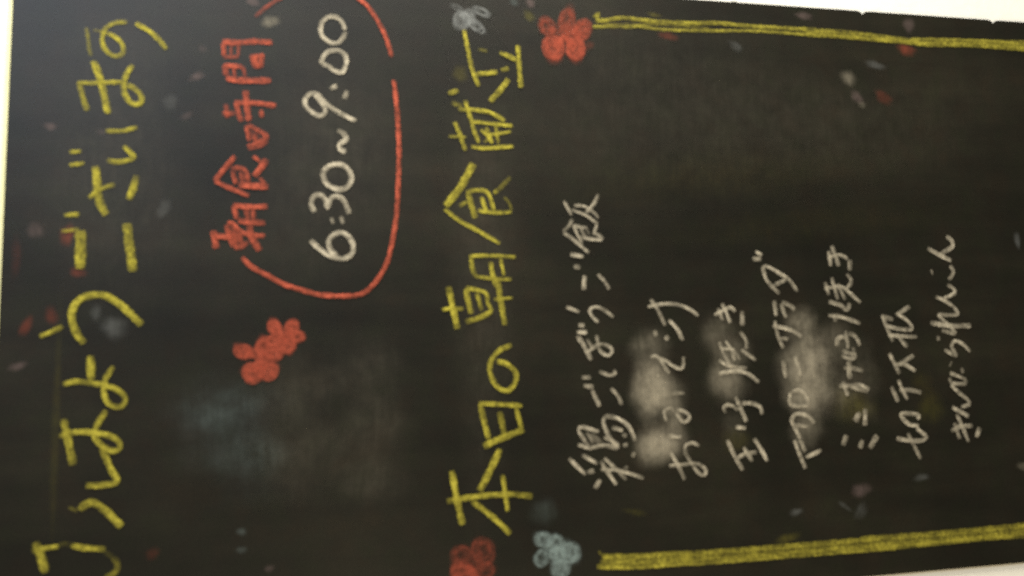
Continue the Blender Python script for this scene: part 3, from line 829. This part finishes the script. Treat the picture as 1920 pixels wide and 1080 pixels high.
# smudges: x, z, radius x, radius z, turn, colour, cover
SMUDGES = [
    (161.2, 237.0, 3.7, 6.8, 30, 'pink', 0.3),
    (140.6, 254.6, 6.9, 5.6, 0, 'grey', 0.3),
    (130.9, 242.9, 3.3, 5.6, 25, 'pink', 0.25),
    (119.6, 335.1, 3.2, 4.9, 0, 'pink', 0.4),
    (183.1, 232.4, 3.3, 3.8, 0, 'pink', 0.2),
    (116.7, 301.1, 2.4, 3.9, 0, 'pink', 0.22),
    (43.7, 341.9, 5.7, 6.8, 0, 'pink', 0.35),
    (60.4, 257.2, 7.9, 4.7, -20, 'grey', 0.38),
    (40.7, 321.4, 8.5, 5.2, 0, 'red', 0.5),
    (13.5, 313.3, 4.2, 5.9, 0, 'red', 0.5),
    (-24.2, 345.6, 7.4, 4.4, -20, 'red', 0.42),
    (-17.0, 329.6, 8.3, 4.1, 15, 'red', 0.35),
    (-51.8, 350.0, 3.3, 6.7, 22, 'pink', 0.42),
    (-15.5, 301.0, 6.8, 4.2, -10, 'grey', 0.28),
    (-26.0, 288.9, 8.4, 10.5, -10, 'grey', 0.35),
    (223.0, 196.6, 3.9, 5.5, 0, 'pink', 0.6),
    (207.5, 183.6, 4.7, 7.9, 25, 'white', 0.6),
    (161.3, 235.1, 3.3, 5.3, 20, 'pink', 0.25),
    (236.3, -21.9, 4.2, 5.0, 0, 'pink', 0.6),
    (236.3, -8.4, 3.7, 4.5, 0, 'blue', 0.35),
    (225.2, -20.6, 4.6, 5.9, -30, 'yellow', 0.3),
    (172.8, 37.4, 7.1, 7.3, 0, 'yellow', 0.25),
    (233.0, -129.6, 2.4, 7.2, -5, 'yellow', 0.3),
    (214.8, -141.7, 4.3, 9.2, -8, 'red', 0.42),
    (209.2, -202.7, 4.4, 8.0, -25, 'grey', 0.4),
    (241.0, -270.8, 4.0, 9.5, -10, 'pink', 0.45),
    (239.0, -375.9, 7.7, 6.7, 20, 'pink', 0.45),
    (214.9, -371.4, 6.6, 10.0, -5, 'red', 0.62),
    (199.1, -337.9, 4.5, 10.3, -12, 'grey', 0.4),
    (185.4, -310.5, 8.4, 8.0, 0, 'white', 0.42),
    (168.5, -317.1, 5.4, 8.5, -35, 'pink', 0.35),
    (161.3, -321.8, 3.5, 4.8, 0, 'white', 0.35),
    (169.1, -343.9, 6.0, 10.3, -28, 'red', 0.33),
    (-172.5, -292.5, 6.5, 9.5, 0, 'pink', 0.52),
    (-165.2, -350.6, 3.6, 8.2, 10, 'grey', 0.4),
    (-184.6, -276.6, 2.2, 7.9, -38, 'grey', 0.35),
    (-189.4, -291.1, 8.7, 5.5, -25, 'grey', 0.25),
    (-161.0, -452.3, 4.1, 6.6, 0, 'white', 0.4),
    (-186.6, -231.7, 3.0, 7.2, 15, 'grey', 0.4),
    (-207.2, -222.1, 4.6, 11.4, 10, 'yellow', 0.25),
    (-184.1, 260.2, 4.7, 4.9, 0, 'red', 0.22),
    (-173.2, 201.2, 3.0, 4.0, 0, 'blue', 0.3),
    (-185.8, 201.0, 2.9, 4.0, 0, 'blue', 0.22),
    (-200.1, 182.1, 2.6, 4.0, 0, 'pink', 0.4),
    (40.3, -469.7, 7.9, 4.0, 10, 'grey', 0.4),
    (-107.2, -365.6, 15.5, 13.6, 0, 'yellow', 0.11),
    (-86.4, -359.7, 11.9, 11.5, 0, 'yellow', 0.07),
    (-90.4, 324.5, 91.5, 3.0, 0, 'yellow', 0.05),
    (202.8, -71.3, 4.6, 4.6, 0, 'red', 0.25),
    (-177.9, -93.2, 2.9, 11.5, -10, 'yellow', 0.12),
    (-173.3, -20.2, 12.0, 10.9, 0, 'blue', 0.14),
    (25.4, 353.8, 15.1, 4.1, 0, 'red', 0.12),
    (-82.0, -112.1, 23.8, 20.8, 0, 'white', 0.46),
    (-128.5, -113.9, 15.1, 20.7, 0, 'white', 0.5),
    (-118.2, -128.5, 21.1, 13.6, 0, 'white', 0.22),
    (-81.6, -178.8, 14.8, 17.9, 0, 'white', 0.32),
    (-39.0, -171.4, 17.6, 16.1, 0, 'white', 0.2),
    (-126.1, -181.6, 11.1, 12.2, 0, 'yellow', 0.11),
    (-29.2, -248.6, 11.8, 16.9, 0, 'white', 0.36),
    (-69.6, -251.1, 26.8, 26.6, 0, 'white', 0.42),
    (-96.3, -250.1, 17.7, 21.6, 0, 'white', 0.25),
    (-102.2, -291.4, 17.9, 20.1, 0, 'yellow', 0.08),
    (17.0, 22.9, 177.2, 31.7, 0, 'white', 0.035),
    (99.7, 138.7, 100.4, 71.6, 0, 'white', 0.03),
    (157.7, -146.9, 93.5, 192.5, 0, 'white', 0.022),
    (145.6, -333.2, 69.0, 160.7, 0, 'white', 0.014),
    (93.7, -172.1, 27.7, 145.0, 4, 'yellow', 0.014),
    (53.4, -263.3, 18.7, 167.2, 6, 'yellow', 0.01),
    (96.0, 289.8, 119.2, 57.4, 0, 'white', 0.03),
]
# swaths left by the wiping cloth: width, cover, points
WIPES = [
    ('white', 27.4, 0.31, [(-29.2, -111.1), (-61.5, -112.2), (-99.9, -113.1), (-146.0, -113.5)]),
    ('white', 19.3, 0.34, [(-57.9, -107.0), (-78.5, -108.7), (-108.1, -109.1)]),
    ('white', 21.1, 0.31, [(-61.7, -121.4), (-87.5, -122.8), (-113.0, -124.2)]),
    ('white', 28.7, 0.31, [(-110.3, -110.7), (-127.3, -114.4), (-146.3, -118.8)]),
    ('white', 17.6, 0.17, [(-70.6, -131.0), (-104.8, -131.9), (-138.7, -133.7)]),
    ('white', 27.3, 0.21, [(-23.5, -170.9), (-54.4, -175.7), (-98.0, -177.8)]),
    ('white', 22.6, 0.21, [(-58.7, -172.6), (-80.6, -176.9), (-102.4, -179.4)]),
    ('white', 18.3, 0.15, [(-37.1, -188.2), (-72.4, -191.7)]),
    ('white', 22.4, 0.1, [(-98.1, -179.6), (-136.8, -181.9)]),
    ('white', 28.3, 0.26, [(-13.3, -245.3), (-47.2, -247.8), (-91.7, -247.4), (-131.3, -246.4)]),
    ('white', 26.4, 0.31, [(-29.3, -257.1), (-65.4, -259.3), (-109.8, -256.9)]),
    ('white', 23.3, 0.26, [(-47.0, -238.0), (-78.2, -240.6), (-109.1, -241.2)]),
    ('white', 20.4, 0.19, [(-91.6, -242.5), (-118.0, -244.5), (-144.2, -243.5)]),
    ('white', 26.7, 0.14, [(-20.5, -277.9), (-70.5, -281.4), (-119.5, -279.9)]),
    ('white', 24.0, 0.09, [(-39.2, -301.7), (-84.7, -304.0), (-120.4, -300.0)]),
    ('blue', 48.3, 0.1, [(-52.5, 227.2), (-83.2, 223.2), (-136.1, 218.9)]),
    ('blue', 45.0, 0.09, [(-57.1, 201.5), (-99.4, 198.5), (-160.0, 193.3)]),
    ('white', 65.7, 0.035, [(-18.9, 150.6), (-86.1, 144.9), (-174.2, 146.9)]),
    ('white', 43.3, 0.05, [(-27.5, 111.6), (-95.4, 106.2), (-172.7, 112.7)]),
    ('white', 42.0, 0.04, [(-38.3, 173.5), (-85.2, 169.6), (-161.6, 167.5)]),
]

for i, (x, z, rx, rz, turn, colour, cover) in enumerate(SMUDGES):
    d = Deposit()
    big = max(rx, rz) > 18
    d.patch(x, z, rx * 1.2, rz * 1.2, turn, cover * (1.25 if big else 0.55), 0.05 if big else 0.2, wob=0.09)
    d.build('chalk_smudge', DUST[colour], board)

for colour, width, cover, pts in WIPES:
    d = Deposit()
    d.ribbon(pts, width, cover, 0.05, True)
    d.build('chalk_smudge', DUST[colour], board)

for name, colour, strokes in LETTERING:
    d = Deposit()
    for width, cover, pts in strokes:
        d.ribbon(pts, width * (1.0 if name == 'oval_outline' else 1.2 if colour == 'red' else 1.03 if colour == 'white' else 0.96), cover)
    d.build(name, CHALK[colour], board)

for colour, petals in FLOWERS:
    flower = bpy.data.objects.new('flower_drawing', None)
    C.objects.link(flower)
    flower.parent = board
    cx, cz = (sum(q[i] for q in petals) / len(petals) for i in (0, 1))
    for x, z, rx, rz, turn, fill, ring in petals:
        d = Deposit()
        reach = math.hypot(cx - x, cz - z)
        for off in (-0.3, 0.0, 0.3):             # strokes that pull the petal in to the heart of the flower
            nx, nz = (cz - z) / (reach + 1e-6), -(cx - x) / (reach + 1e-6)
            m = off * min(rx, rz)
            d.ribbon([(x + nx * m, z + nz * m), ((x + cx) / 2 + nx * m * 0.7, (z + cz) / 2 + nz * m * 0.7), (cx + nx * m * 0.2, cz + nz * m * 0.2)],
                     0.55 * min(rx, rz) + 0.6, fill * 0.55)
        d.patch(x, z, rx * 1.42, rz * 1.42, turn, fill * 0.5, 0.35, 0.5, 0.08)
        t = math.radians(turn)
        loop = []
        ja, jb = random.uniform(0, 6.28), random.uniform(0, 6.28)
        for k in range(34):                      # the chalk went round more than twice, never on the same track
            a = 2 * math.pi * k / 11.3 + ja
            q = 1.02 - 0.016 * k + 0.2 * math.sin(0.83 * k + jb) * (0.4 + 0.02 * k)
            lx, lz = rx * q * math.cos(a) * (1 + 0.1 * math.sin(k)), rz * q * math.sin(a)
            loop.append((x + lx * math.cos(t) - lz * math.sin(t), z + lx * math.sin(t) + lz * math.cos(t)))
        d.ribbon(loop, 0.42 * min(rx, rz) + 0.9, ring * 0.5)
        d.build('petal', CHALK[colour], flower)
